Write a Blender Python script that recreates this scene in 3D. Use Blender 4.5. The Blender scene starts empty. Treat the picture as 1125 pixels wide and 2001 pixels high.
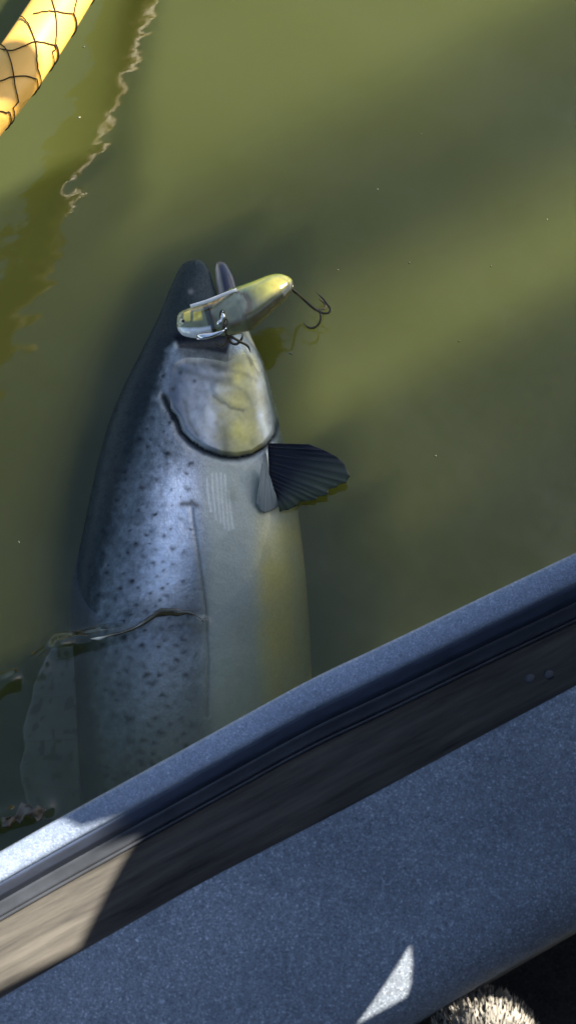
import bpy, bmesh, math, random
import numpy as np
from mathutils import Vector, Matrix, geometry
random.seed(4); rng = np.random.default_rng(4)
S = bpy.context.scene
R = math.radians

# ------------------------------------------------------------------ camera
CAM = np.array([0.0, -0.55, 1.55]); F = 2985.0; W2, H2 = 562.5, 1000.5
fw = -CAM/np.linalg.norm(CAM); rt = np.array([1.0, 0, 0]); up = np.cross(rt, fw)
cd = bpy.data.cameras.new('camera'); cam = bpy.data.objects.new('camera', cd); S.collection.objects.link(cam)
M = Matrix(((rt[0], up[0], -fw[0]), (rt[1], up[1], -fw[1]), (rt[2], up[2], -fw[2])))
cam.matrix_world = Matrix.Translation(CAM) @ M.to_4x4()
cd.sensor_fit = 'HORIZONTAL'; cd.sensor_width = 36; cd.lens = F/1125*36
cd.clip_start = 0.02; cd.clip_end = 500
cd.dof.use_dof = True; cd.dof.focus_distance = 1.62; cd.dof.aperture_fstop = 28
S.camera = cam

# ------------------------------------------------------------------ world, sun, exposure
SUN_EL, SUN_AZ = R(42), math.atan2(0.91, 0.42)      # azimuth measured from +Y towards +X
SUN = np.array([math.sin(SUN_AZ)*math.cos(SUN_EL), math.cos(SUN_AZ)*math.cos(SUN_EL), math.sin(SUN_EL)])
w = bpy.data.worlds.new('World'); S.world = w; w.use_nodes = True
nt = w.node_tree; nt.nodes.clear()
sky = nt.nodes.new('ShaderNodeTexSky'); sky.sky_type = 'NISHITA'; sky.sun_disc = False
sky.sun_elevation = SUN_EL; sky.sun_rotation = SUN_AZ
bg = nt.nodes.new('ShaderNodeBackground'); bg.inputs[1].default_value = 0.05
wo = nt.nodes.new('ShaderNodeOutputWorld')
nt.links.new(sky.outputs[0], bg.inputs[0]); nt.links.new(bg.outputs[0], wo.inputs[0])
sl = bpy.data.lights.new('sun', 'SUN'); sl.energy = 5.0; sl.angle = R(0.53); sl.color = (1, .92, .78)
so = bpy.data.objects.new('sun', sl); S.collection.objects.link(so)
so.rotation_euler = Vector(SUN).to_track_quat('Z', 'Y').to_euler(); so.location = (3, 2, 4)
vs = S.view_settings; vs.view_transform = 'Standard'; vs.look = 'None'; vs.gamma = 1; vs.use_curve_mapping = False
vs.exposure = 2.45
cy = S.cycles
cy.max_bounces = 12; cy.volume_bounces = 5; cy.transparent_max_bounces = 12; cy.transmission_bounces = 8
cy.use_denoising = True
try: cy.denoiser = 'OPENIMAGEDENOISE'
except Exception: pass
cy.sample_clamp_indirect = 6

# ------------------------------------------------------------------ helpers
def unp(x, y, z):
    """the world point at height z seen at photo position x, y (photo pixels)"""
    x = np.asarray(x, float); y = np.asarray(y, float); z = np.asarray(z, float)
    d = (fw[None]*F + (x.reshape(-1, 1)-W2)*rt[None] - (y.reshape(-1, 1)-H2)*up[None])
    k = (z.reshape(-1)-CAM[2])/d[:, 2]
    return CAM[None] + d*k[:, None]
def up1(x, y, z): return Vector(unp([x], [y], [z])[0])
def interp(v, pts):
    p = np.array(pts, float); return np.interp(v, p[:, 0], p[:, 1])
def lin(*c): return tuple((v/12.92 if v <= .04045 else ((v+.055)/1.055)**2.4) for v in [a/255 for a in c])
def sstep(a, b, v):
    t = np.clip((v-a)/(b-a), 0, 1); return t*t*(3-2*t)
def vnoise(x, y, seed=0):
    xi = np.floor(x).astype(np.int64); yi = np.floor(y).astype(np.int64); fx = x-xi; fy = y-yi
    fx = fx*fx*(3-2*fx); fy = fy*fy*(3-2*fy)
    def h(a, b):
        n = (a*374761393 + b*668265263 + seed*1274126177) & 0xffffffff
        n = ((n ^ (n >> 13))*1274126177) & 0xffffffff
        return ((n ^ (n >> 16)) & 0xffff)/65535.0
    return (h(xi, yi)*(1-fx)+h(xi+1, yi)*fx)*(1-fy)+(h(xi, yi+1)*(1-fx)+h(xi+1, yi+1)*fx)*fy
def fbm(x, y, seed=0, n=4):
    s = 0; a = .5
    for i in range(n): s = s + a*vnoise(x*2**i, y*2**i, seed+i*17); a *= .5
    return s/(1-.5**n)
def seg_dist(x, y, pts):
    d = np.full(np.shape(x), 1e9)
    for (ax, ay), (bx, by) in zip(pts[:-1], pts[1:]):
        l2 = (bx-ax)**2+(by-ay)**2
        t = np.clip(((x-ax)*(bx-ax)+(y-ay)*(by-ay))/l2, 0, 1)
        d = np.minimum(d, np.hypot(x-ax-t*(bx-ax), y-ay-t*(by-ay)))
    return d
def inside(x, y, poly):
    r = np.zeros(np.shape(x), bool)
    for (ax, ay), (bx, by) in zip(poly, poly[1:]+poly[:1]):
        c = ((ay > y) != (by > y)) & (x < (bx-ax)*(y-ay)/((by-ay) or 1e-9)+ax); r ^= c
    return r

def tag(o, label=None, cat=None, group=None, kind=None):
    if label: o['label'] = label
    if cat: o['category'] = cat
    if group: o['group'] = group
    if kind: o['kind'] = kind
    return o
def mesh(name, verts, faces, mat=None, parent=None, smooth=True, cols=None, cols2=None):
    me = bpy.data.meshes.new(name); me.from_pydata([tuple(map(float, v)) for v in verts], [], [tuple(map(int, f)) for f in faces]); me.update()
    if smooth: me.polygons.foreach_set('use_smooth', [True]*len(me.polygons))
    for nm, c in (('tint', cols), ('shine', cols2)):
        if c is not None:
            a = me.color_attributes.new(nm, 'FLOAT_COLOR', 'POINT')
            a.data.foreach_set('color', np.concatenate([c, np.ones((len(c), 1))], 1).astype(np.float32).ravel())
    if mat: me.materials.append(mat)
    o = bpy.data.objects.new(name, me); S.collection.objects.link(o)
    if parent is not None: o.parent = parent
    return o
def empty(name, label=None, cat=None, group=None, kind=None):
    o = bpy.data.objects.new(name, None); S.collection.objects.link(o); o.empty_display_size = .02
    return tag(o, label, cat, group, kind)
def grid_faces(n, m, wrap=False):
    f = []
    for i in range(n-1):
        for j in range(m if wrap else m-1):
            k = (j+1) % m; f.append((i*m+j, i*m+k, (i+1)*m+k, (i+1)*m+j))
    return f
def resample(pts, n):
    """Catmull-Rom through control points"""
    p = [Vector(a) for a in pts]; p = [2*p[0]-p[1]]+p+[2*p[-1]-p[-2]]
    out = []; k = len(p)-3
    for i in range(n):
        u = i/(n-1)*k; s = min(int(u), k-1); t = u-s; a, b, c, d = p[s:s+4]
        out.append(.5*((2*b)+(c-a)*t+(2*a-5*b+4*c-d)*t*t+(3*b-a-3*c+d)*t**3))
    return out
def tube_data(pts, rad, sides=8, cap=True):
    pts = [Vector(p) for p in pts]; n = len(pts); v = []; f = []
    rad = rad if hasattr(rad, '__len__') else [rad]*n
    ref = None
    for i, p in enumerate(pts):
        t = (pts[min(i+1, n-1)]-pts[max(i-1, 0)]).normalized()
        if ref is None: ref = t.orthogonal().normalized()
        ref = (ref-t*ref.dot(t)).normalized(); b = t.cross(ref)
        for j in range(sides):
            a = 2*math.pi*j/sides; v.append(p+(ref*math.cos(a)+b*math.sin(a))*rad[i])
    f = grid_faces(n, sides, True)
    if cap: f += [tuple(range(sides))[::-1], tuple(range((n-1)*sides, n*sides))]
    return v, f
def tube(name, pts, rad, mat, parent=None, sides=8):
    v, f = tube_data(pts, rad, sides); return mesh(name, v, f, mat, parent)

# node helpers
def mat_new(name):
    m = bpy.data.materials.new(name); m.use_nodes = True; return m, m.node_tree, m.node_tree.nodes['Principled BSDF']
def N(t, kind, **kw):
    n = t.nodes.new(kind)
    for k, v in kw.items():
        if k.startswith('i_'):
            key = k[2:]; key = int(key) if key.isdigit() else key.replace('_', ' '); n.inputs[key].default_value = v
        else: setattr(n, k, v)
    return n
def ramp(t, fac, stops):
    r = t.nodes.new('ShaderNodeValToRGB'); e = r.color_ramp.elements
    while len(e) < len(stops): e.new(.5)
    for el, (p, c) in zip(e, stops): el.position = p; el.color = (*c, 1)
    t.links.new(fac, r.inputs[0]); return r.outputs[0]
def coords(t, scale=1.0):
    g = N(t, 'ShaderNodeTexCoord'); mp = N(t, 'ShaderNodeMapping'); mp.inputs['Scale'].default_value = (scale,)*3 if not hasattr(scale, '__len__') else scale
    t.links.new(g.outputs['Object'], mp.inputs[0]); return mp.outputs[0]
def bump(t, b, h, strength, dist):
    n = N(t, 'ShaderNodeBump'); n.inputs['Strength'].default_value = strength; n.inputs['Distance'].default_value = dist
    t.links.new(h, n.inputs['Height']); t.links.new(n.outputs[0], b.inputs['Normal'])
def speckle_mat(name, c0, c1, c2, rough=.5, sc=700, spec=.4):
    m, t, b = mat_new(name)
    n1 = N(t, 'ShaderNodeTexNoise'); n1.inputs['Scale'].default_value = sc; n1.inputs['Detail'].default_value = 3; n1.inputs['Roughness'].default_value = .7
    n2 = N(t, 'ShaderNodeTexNoise'); n2.inputs['Scale'].default_value = 9; n2.inputs['Detail'].default_value = 5
    vo = N(t, 'ShaderNodeTexVoronoi'); vo.inputs['Scale'].default_value = sc*.5
    c = coords(t)
    for n in (n1, n2, vo): t.links.new(c, n.inputs['Vector'])
    col = ramp(t, n1.outputs['Fac'], [(.34, c0), (.47, c1), (.56, c1), (.70, c2)])
    col2 = ramp(t, vo.outputs['Color'], [(0, (.8,)*3), (.9, (1.1,)*3), (.97, (1.5,)*3)])
    mx = N(t, 'ShaderNodeMix', data_type='RGBA', blend_type='MULTIPLY'); mx.inputs[0].default_value = 1
    t.links.new(col, mx.inputs[6]); t.links.new(col2, mx.inputs[7])
    wear = ramp(t, n2.outputs['Fac'], [(.3, (.8, .8, .8)), (.7, (1.15, 1.13, 1.1))])
    m2 = N(t, 'ShaderNodeMix', data_type='RGBA', blend_type='MULTIPLY'); m2.inputs[0].default_value = 1
    t.links.new(mx.outputs[2], m2.inputs[6]); t.links.new(wear, m2.inputs[7]); t.links.new(m2.outputs[2], b.inputs['Base Color'])
    b.inputs['Roughness'].default_value = rough; b.inputs['Specular IOR Level'].default_value = spec
    bump(t, b, n1.outputs['Fac'], .5, .0006)
    n4 = N(t, 'ShaderNodeTexNoise'); n4.inputs['Scale'].default_value = 1; n4.inputs['Detail'].default_value = 5; n4.inputs['Distortion'].default_value = 1.2
    t.links.new(coords(t, (14, 60, 14)), n4.inputs['Vector']); rr = N(t, 'ShaderNodeMapRange'); rr.inputs['From Min'].default_value = .35; rr.inputs['From Max'].default_value = .7
    rr.inputs['To Min'].default_value = rough-.12; rr.inputs['To Max'].default_value = rough+.2; t.links.new(n4.outputs['Fac'], rr.inputs['Value']); t.links.new(rr.outputs[0], b.inputs['Roughness'])
    return m
def plain(name, c, rough=.5, metal=0, spec=.5, coat=0, var=.25, sc=60, bmp=.0003):
    m, t, b = mat_new(name); n = N(t, 'ShaderNodeTexNoise'); n.inputs['Scale'].default_value = sc; n.inputs['Detail'].default_value = 5
    t.links.new(coords(t), n.inputs['Vector'])
    t.links.new(ramp(t, n.outputs['Fac'], [(.3, tuple(v*(1-var) for v in c)), (.7, tuple(v*(1+var) for v in c))]), b.inputs['Base Color'])
    b.inputs['Roughness'].default_value = rough; b.inputs['Metallic'].default_value = metal
    b.inputs['Specular IOR Level'].default_value = spec; b.inputs['Coat Weight'].default_value = coat; b.inputs['Coat Roughness'].default_value = .12
    if bmp: bump(t, b, n.outputs['Fac'], .5, bmp)
    return m
def tint_mat(name, rough=.35, metal=0.0, coat=.3, scale_bump=0, use_shine=False, sss=0):
    m, t, b = mat_new(name); a = N(t, 'ShaderNodeAttribute', attribute_name='tint')
    t.links.new(a.outputs['Color'], b.inputs['Base Color'])
    b.inputs['Roughness'].default_value = rough; b.inputs['Metallic'].default_value = metal
    b.inputs['Coat Weight'].default_value = coat; b.inputs['Coat Roughness'].default_value = .15
    if use_shine:
        s = N(t, 'ShaderNodeAttribute', attribute_name='shine'); sep = N(t, 'ShaderNodeSeparateColor')
        t.links.new(s.outputs['Color'], sep.inputs[0]); t.links.new(sep.outputs[0], b.inputs['Metallic']); t.links.new(sep.outputs[1], b.inputs['Roughness']); t.links.new(sep.outputs[2], b.inputs['Coat Weight']); t.links.new(sep.outputs[2], b.inputs['Specular IOR Level'])
    if scale_bump:
        v = N(t, 'ShaderNodeTexVoronoi', feature='F1'); v.inputs['Scale'].default_value = 1; v.inputs['Randomness'].default_value = .9
        t.links.new(coords(t, (420, 300, 300)), v.inputs['Vector']); bump(t, b, v.outputs['Distance'], .35, scale_bump)
    return m

# ------------------------------------------------------------------ water and lake bed
def wave(x, y):
    z = .0016*np.sin(7.5*x+13*y+.6) + .0012*np.sin(-9*x+21*y+1.9) + .0010*np.sin(16*x+24*y+4+1.5*np.sin(3*x))
    z = z + .0022*(fbm(x*7+3, y*11+5, 3)-.5)
    z = z + .0013*(fbm(x*22+3, y*34+5, 9, 3)-.5)*2
    return z
WLINE = [(120, 1262), (180, 1248), (250, 1232), (300, 1205), (345, 1196), (385, 1215)]
def axis(lo, hi, step, far, g=1.25):
    a = list(np.arange(lo, hi+step, step)); s = step
    while a[-1] < far: s *= g; a.append(a[-1]+s)
    s = step
    while a[0] > -far: s *= g; a.insert(0, a[0]-s)
    return np.array(a)
xs = axis(-.42, .44, .0032, 60); ys = axis(-.42, .75, .0032, 60)
XX, YY = np.meshgrid(xs, ys); fl = np.clip((60-np.maximum(abs(XX), abs(YY)))/50, 0, 1)
ZZ = wave(XX, YY)*np.clip(1.6-np.hypot(XX, YY-.15)*.4, .0, 1)
# small lapping wave where the water closes over the fish
wl = [tuple(unp([a], [b], [0])[0][:2]) for a, b in WLINE]
d = seg_dist(XX, YY, wl)
ZZ += .0075*np.exp(-(d/.009)**2)*(.6+.8*vnoise(XX*60, YY*60, 5)) 
ZZ += .0004*np.exp(-(d/.05)**2)*np.sin(d*260)
wl2 = [tuple(unp([a], [b], [0])[0][:2]) for a, b in [(-30, 1612), (25, 1592), (60, 1585), (88, 1578)]]
d = seg_dist(XX, YY, wl2); ZZ += .005*np.exp(-(d/.010)**2)*(.5+vnoise(XX*80, YY*80, 6))
wl3 = [tuple(unp([a], [b], [0])[0][:2]) for a, b in [(-60, 1370), (40, 1330), (120, 1275)]]
d = seg_dist(XX, YY, wl3); ZZ += .007*np.exp(-(d/.012)**2)*(.5+vnoise(XX*70, YY*70, 7))
ny, nx = XX.shape
V = [(a, b, c) for a, b, c in zip(XX.ravel(), YY.ravel(), ZZ.ravel())]
Fc = grid_faces(ny, nx)
# closed body: bottom and sides at z = -1
per = [j for j in range(nx)] + [i*nx+nx-1 for i in range(1, ny)] + [(ny-1)*nx+j for j in range(nx-2, -1, -1)] + [i*nx for i in range(ny-2, 0, -1)]
base = len(V); V += [(V[k][0], V[k][1], -1.0) for k in per]; n = len(per)
Fc += [(per[(i+1) % n], per[i], base+i, base+(i+1) % n) for i in range(n)] + [tuple(base+i for i in range(n))[::-1]]
WATER_F0 = .040
m = bpy.data.materials.new('turbid_water'); m.use_nodes = True; t = m.node_tree; t.nodes.clear()
out = N(t, 'ShaderNodeOutputMaterial'); tr = N(t, 'ShaderNodeBsdfTransparent'); gl = N(t, 'ShaderNodeBsdfGlossy'); gl.inputs['Roughness'].default_value = .07
fr = N(t, 'ShaderNodeLayerWeight'); fr.inputs[0].default_value = .5; ms = N(t, 'ShaderNodeMixShader')
nz = N(t, 'ShaderNodeTexNoise'); nz.inputs['Scale'].default_value = 45; nz.inputs['Detail'].default_value = 3
t.links.new(coords(t, (1, 2.0, 1)), nz.inputs['Vector'])
bp = N(t, 'ShaderNodeBump'); bp.inputs['Strength'].default_value = .35; bp.inputs['Distance'].default_value = .0009
t.links.new(nz.outputs['Fac'], bp.inputs['Height']); t.links.new(bp.outputs[0], gl.inputs['Normal']); t.links.new(bp.outputs[0], fr.inputs['Normal'])
pw = N(t, 'ShaderNodeMath', operation='POWER'); pw.inputs[1].default_value = 5; t.links.new(fr.outputs['Facing'], pw.inputs[0])
mr = N(t, 'ShaderNodeMapRange'); mr.inputs['To Min'].default_value = WATER_F0; t.links.new(pw.outputs[0], mr.inputs['Value']); t.links.new(mr.outputs[0], ms.inputs[0]); t.links.new(tr.outputs[0], ms.inputs[1]); t.links.new(gl.outputs[0], ms.inputs[2]); t.links.new(ms.outputs[0], out.inputs['Surface'])
VS = N(t, 'ShaderNodeVolumeScatter'); VA = N(t, 'ShaderNodeVolumeAbsorption'); ad = N(t, 'ShaderNodeAddShader')
VS.inputs['Color'].default_value = (.81, .90, .34, 1); VS.inputs['Density'].default_value = 2.5; VS.inputs['Anisotropy'].default_value = .2
VA.inputs['Color'].default_value = (.35, .38, .0, 1); VA.inputs['Density'].default_value = 11
t.links.new(VS.outputs[0], ad.inputs[0]); t.links.new(VA.outputs[0], ad.inputs[1]); t.links.new(ad.outputs[0], out.inputs['Volume'])
tag(mesh('water', V, Fc, m), kind='structure')
bed = plain('silt', (.09, .08, .05), .9, sc=4, bmp=.01)
tag(mesh('lake_bed', [(-61, -61, -1.05), (61, -61, -1.05), (61, 61, -1.05), (-61, 61, -1.05)], [(0, 1, 2, 3)], bed), kind='structure')

# ------------------------------------------------------------------ the boat
boat = empty('boat', 'dark blue-grey speckled boat side crossing the lower part of the picture', 'boat')
L0 = [(-1200, 2352), (0, 1665), (100, 1608), (300, 1497), (610, 1325), (750, 1260), (950, 1163), (1125, 1080), (2300, 530)]
L4 = [(-1200, 2640), (0, 1952), (150, 1865), (400, 1722), (680, 1578), (1125, 1340), (2300, 715)]
L5 = [(-1200, 3160), (824, 1992), (1125, 1817), (2300, 1130)]
UX = np.concatenate([np.arange(-1100, -50, 75), np.arange(-50, 1200, 16), np.arange(1200, 2200, 75)])
def y0(x): return interp(x, L0)
def sheet(name, lines, mat, parent=boat, sub=1, thick=0, closed=False):
    rows = []
    for fn, z in lines:
        yy = fn(UX); rows.append(unp(UX, yy, np.full(len(UX), z)))
    return rows
def smooth_line(pts):
    p = np.array(pts, float)
    xx = np.arange(-1250, 2350, 10.); yy = np.interp(xx, p[:, 0], p[:, 1])
    k = np.ones(13)/13; yp = np.pad(yy, 6, mode='reflect', reflect_type='odd'); yy = np.convolve(yp, k, 'valid')
    return lambda x: np.interp(x, xx, yy)
fL0, fL4, fL5 = smooth_line(L0), smooth_line(L4), smooth_line(L5)
def rows_of(lines): return [unp(UX, fn(UX), np.full(len(UX), z)) for fn, z in lines]
def strip(name, rows, mat, thick=.004):
    n = len(rows); mcount = len(UX); v = np.concatenate(rows)
    o = mesh(name, v, [f[::-1] for f in grid_faces(n, mcount)], mat, boat)
    sm = o.modifiers.new('t', 'SOLIDIFY'); sm.thickness = thick; sm.offset = -1
    return o
cap_mat = speckle_mat('speckled_cap_paint', (.08, .105, .155), (.14, .175, .245), (.32, .37, .44), .45, 900)
wall_mat = plain('dark_side_paint', (.030, .034, .042), .38, spec=.5, sc=40)
deck_mat = speckle_mat('speckled_deck', (.050, .062, .082), (.102, .122, .156), (.29, .33, .39), .65, 620)
# worn channel: streaks run along the boat
m, t, b = mat_new('worn_channel'); 
gdir = unp([1125], [1080], [.45])[0]-unp([0], [1665], [.45])[0]; GA = math.atan2(gdir[1], gdir[0])
tc = N(t, 'ShaderNodeTexCoord'); mp0 = N(t, 'ShaderNodeMapping'); mp0.inputs['Rotation'].default_value = (0, 0, -GA)
mp = N(t, 'ShaderNodeMapping'); mp.inputs['Scale'].default_value = (9, 110, 60)
t.links.new(tc.outputs['Object'], mp0.inputs[0]); t.links.new(mp0.outputs[0], mp.inputs[0])
nn = N(t, 'ShaderNodeTexNoise'); nn.inputs['Scale'].default_value = 1; nn.inputs['Detail'].default_value = 6; nn.inputs['Roughness'].default_value = .65; t.links.new(mp.outputs[0], nn.inputs['Vector'])
t.links.new(ramp(t, nn.outputs['Fac'], [(.32, (.026, .025, .024)), (.42, (.046, .043, .039)), (.66, (.082, .076, .067))]), b.inputs['Base Color'])
b.inputs['Roughness'].default_value = .6; b.inputs['Specular IOR Level'].default_value = .08; bump(t, b, nn.outputs['Fac'], .2, .0004)
channel_mat = m
ZL = .45
def off(k): return lambda x: fL0(x)+k
strip('gunwale_cap', rows_of([(lambda x: fL0(x)+9, ZL-.055), (lambda x: fL0(x)+2, ZL-.004), (off(0), ZL), (off(6), ZL+.0016), (off(24), ZL+.002), (off(45), ZL+.0018), (off(54), ZL+.0003), (off(62), ZL-.003)]), cap_mat, .003)
strip('inner_lip', rows_of([(off(62), ZL-.0035), (off(70), ZL-.014), (off(84), ZL-.034), (off(97), ZL-.049)]), plain('shaded_blue_lip', (.045, .06, .10), .35, sc=50), .003)  # lip turned from the sun, its shade painted as a darker blue
strip('inner_wall', rows_of([(off(97), ZL-.0495), (off(104), ZL-.0530), (off(122), ZL-.0560), (off(130), ZL-.058)]), wall_mat, .003)
strip('wall_ridge', rows_of([(off(127), ZL-.0573), (off(130), ZL-.0553), (off(134), ZL-.0556), (off(138), ZL-.060)]), wall_mat, .002)
strip('channel', rows_of([(off(136), ZL-.060), (off(160), ZL-.0625), (off(200), ZL-.064), (lambda x: fL4(x)-20, ZL-.065), (lambda x: fL4(x)+90, ZL-.065)]), channel_mat, .003)
ZD = ZL-.020
strip('deck_shelf', rows_of([(lambda x: fL4(x)+4, ZL-.064), (lambda x: fL4(x)+1, ZD-.003), (fL4, ZD-.001), (lambda x: fL4(x)+5, ZD)]
      + [(lambda x, k=k: fL4(x)+(fL5(x)-fL4(x))*k, ZD) for k in (.1, .3, .5, .68)]
      + [(lambda x, k=k, zz=zz: fL4(x)+(fL5(x)-fL4(x))*k, ZD-zz) for k, zz in ((.76, .001), (.84, .004), (.91, .010), (.96, .019), (.99, .03), (1.0, .045))]
      + [(lambda x: fL5(x)+8, ZD-.30)]), deck_mat, .004)
floor_mat = speckle_mat('boat_floor_mat', (.02, .022, .026), (.035, .038, .044), (.07, .07, .075), .8, 300)
strip('boat_floor', rows_of([(lambda x: fL5(x)-40, .10), (lambda x: fL5(x)+400, .10), (lambda x: fL5(x)+1500, .10)]), floor_mat, .006)
# outer hull, leaning in towards the keel
P0 = unp(UX, fL0(UX)+9, np.full(len(UX), ZL-.056)); inw = np.array([math.sin(GA), -math.cos(GA), 0])
hull = [P0+inw*0.002, P0+inw*.03-np.array([0, 0, .03]), P0+inw*.10-np.array([0, 0, .18]), P0+inw*.24-np.array([0, 0, .42]), P0+inw*.45-np.array([0, 0, .60])]
strip('hull_side', hull[::-1], plain('hull_paint', (.05, .06, .075), .3, sc=20), .004)
sb = []
for (a_, b_) in ((.02, -.83), (1.5, -.08), (1.9, -.80), (.42, -1.55)): sb.append((a_, b_))
mesh('added_sky_block', [(a_, b_, .10) for a_, b_ in sb]+[(a_, b_, .80) for a_, b_ in sb]+[(a_*.98+.02, b_*.98-.02, .812) for a_, b_ in sb], [(0, 1, 5, 4), (1, 2, 6, 5), (2, 3, 7, 6), (3, 0, 4, 7), (4, 5, 9, 8), (5, 6, 10, 9), (6, 7, 11, 10), (7, 4, 8, 11), (8, 9, 10, 11)], wall_mat, boat, smooth=False)  # unseen box added to keep skylight off the deck's rounded edge
# two screw heads on the dark inner wall
for sx, sy in ((540, 1466), (1035, 1325), (1072, 1318)):
    bz = ZL-.0550 if sx == 540 else ZL-.0645
    c = up1(sx, sy, bz); pts = [c, c+Vector((0, 0, .0005)), c+Vector((0, 0, .0008)), c+Vector((0, 0, .0009))]
    v, f = tube_data(pts, [.0042, .0040, .0030, .0008], 14); mesh('screw_head', v, f, wall_mat, boat)
print('gunwale dir', GA, 'deck pts', up1(760, 1900, ZD))

# shaggy cuff at the bottom edge, standing in a patch of sun
def cuff():
    e = empty('shaggy_boot_cover', 'shaggy grey-beige fleece hump in sunlight at the bottom edge beside the deck', 'boot cover')
    c = up1(950, 2110, .33); v = []; f = []; n, k = 22, 40
    rx, ry, rz = .046, .060, .055
    for i in range(n):
        a = (i/(n-1))*math.pi*.5
        for j in range(k):
            p = 2*math.pi*j/k; r = 1+.06*math.sin(3*p+1)+.04*math.sin(5*p)
            v.append((c.x+rx*r*math.sin(a)*math.cos(p), c.y+ry*r*math.sin(a)*math.sin(p), c.z+rz*math.cos(a)))
    for i, z in enumerate((.2, .08)):
        for j in range(k):
            p = 2*math.pi*j/k; v.append((c.x+rx*(1+.05*i)*math.cos(p), c.y+ry*(1+.05*i)*math.sin(p), z))
    mesh('fleece', v, grid_faces(n+2, k, True), plain('fleece', (.10, .09, .075), .95, spec=.1, sc=220, var=.5), e)
    v = []; f = []; cl = []
    for q in range(5200):
        a = math.acos(random.random()*.98+.02) if random.random() < .95 else 1.5; p = random.random()*2*math.pi
        nrm = Vector((math.sin(a)*math.cos(p), math.sin(a)*math.sin(p), math.cos(a)))
        o = Vector((c.x+rx*nrm.x, c.y+ry*nrm.y, c.z+rz*nrm.z))
        lk = vnoise(np.array([o.x*140]), np.array([o.y*140]), 8)[0]
        dr = (nrm*.55+Vector((.1*(lk-.5), .75+.5*(lk-.5), .1))+Vector((random.gauss(0, .18), random.gauss(0, .12), random.gauss(0, .15)))).normalized()
        L = .005+.005*random.random(); s = dr.cross(nrm).normalized()*.0007*(1+random.random()); b0 = len(v)
        mid = o+dr*L*.55+nrm*.0012
        v += [o-s, o+s, mid+s*.7, mid-s*.7, o+dr*L]; f += [(b0, b0+1, b0+2, b0+3), (b0+3, b0+2, b0+4)]
        g = .12+.15*lk+random.uniform(-.025, .025); cl += [(g*1.03, g*.96, g*.84)]*5
    o = mesh('pile', v, f, tint_mat('pile_fibre', .9, 0, 0), e, cols=np.array(cl)); o['kind'] = 'stuff'
cuff()

# ------------------------------------------------------------------ net frame with netting
net = empty('landing_net', 'yellow landing net frame wrapped in black mesh, half in glaring sun, above the water', 'landing net')
NC = [(-420, 640, .24), (-250, 460, .205), (-120, 312, .175), (-38, 213, .155), (22, 138, .14), (75, 60, .125), (120, -12, .11), (178, -110, .095), (240, -225, .08), (330, -400, .06), (470, -640, .04)]
TR = .0290
cen = resample([up1(a+6, b+4, c) for a, b, c in NC], 120)
tube('net_frame', cen, TR, plain('yellow_enamel', (.62, .33, .06), .45, spec=.3, var=.12, sc=12), net, 36)
cp = np.array([c[:] for c in cen])
def onto_tube(x, y):
    """nearest point of the frame's upper side seen at photo position x, y"""
    P = unp([x], [y], [.14])[0]
    for _ in range(4):
        k = np.argmin(np.hypot(cp[:, 0]-P[0], cp[:, 1]-P[1])); k = min(max(k, 1), len(cp)-2)
        c = cp[k]; t_ = cp[k+1]-cp[k-1]; t_ = t_/np.linalg.norm(t_); nrm = np.array([t_[1], -t_[0], 0]); nrm /= np.linalg.norm(nrm)
        dd = np.dot(P-c, nrm); s = np.clip(dd/(TR+.0012), -.985, .985); ang = math.asin(s)
        z = c[2]+(TR+.0012)*math.cos(ang); P = unp([x], [y], [z])[0]
    al = np.dot(P-c, np.array([t_[0], t_[1], 0])/np.hypot(t_[0], t_[1]))
    return k, ang, al
def tube_pt(k, ang, al):
    c = cp[int(min(max(k, 1), len(cp)-2))]; t_ = cp[min(int(k)+1, len(cp)-1)]-cp[max(int(k)-1, 0)]; t_ = t_/np.linalg.norm(t_)
    nrm = np.array([t_[1], -t_[0], 0]); nrm /= np.linalg.norm(nrm); u_ = np.cross(t_, nrm); u_ = u_ if u_[2] > 0 else -u_
    return Vector(c+t_*al+(nrm*math.sin(ang)+u_*math.cos(ang))*(TR+.0012))
cord_mat = plain('black_net_cord', (.022, .014, .007), .7, spec=.1)
CORDS = [[(-55, 232), (0, 219), (20, 217), (45, 218)], [(-60, 182), (0, 163), (25, 155), (65, 151), (86, 153)], [(-25, 90), (10, 106), (35, 100), (62, 88), (95, 89), (127, 90)],
         [(60, 34), (85, 29), (110, 29), (160, 32)], [(98, -30), (130, -28), (195, -30)], [(-80, 300), (-40, 288), (0, 285)],
         [(36, 34), (50, 52), (60, 75), (66, 90)], [(66, 90), (68, 110), (69, 140)], [(-10, 80), (5, 100), (15, 125), (22, 155), (27, 185), (27, 212), (20, 245)],
         [(92, -20), (98, 10), (104, 30), (108, 60), (106, 90)], [(106, 90), (104, 110)], [(150, -40), (148, 0), (146, 32)]]
for c in CORDS:
    pts = resample([(a, b, 0) for a, b in c], 20)
    P3 = []; ends = []
    for q in pts:
        k, ang, al = onto_tube(q.x, q.y)
        if abs(ang) > 1.36: continue
        P3.append(tube_pt(k, ang, al)); ends.append((k, ang, al))
    # carry the cord on round the under side where it leaves over an edge
    if len(ends) < 2: continue
    k, ang, al = ends[-1]
    if ang > 1.0: P3 += [tube_pt(k, a, al) for a in np.linspace(ang+.2, ang+1.6, 8)]
    k, ang, al = ends[0]
    if ang < -1.0: P3 = [tube_pt(k, a, al) for a in np.linspace(ang-1.6, ang-.2, 8)]+P3
    tube('net_cord', P3, .0007, cord_mat, net, 6)

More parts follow.
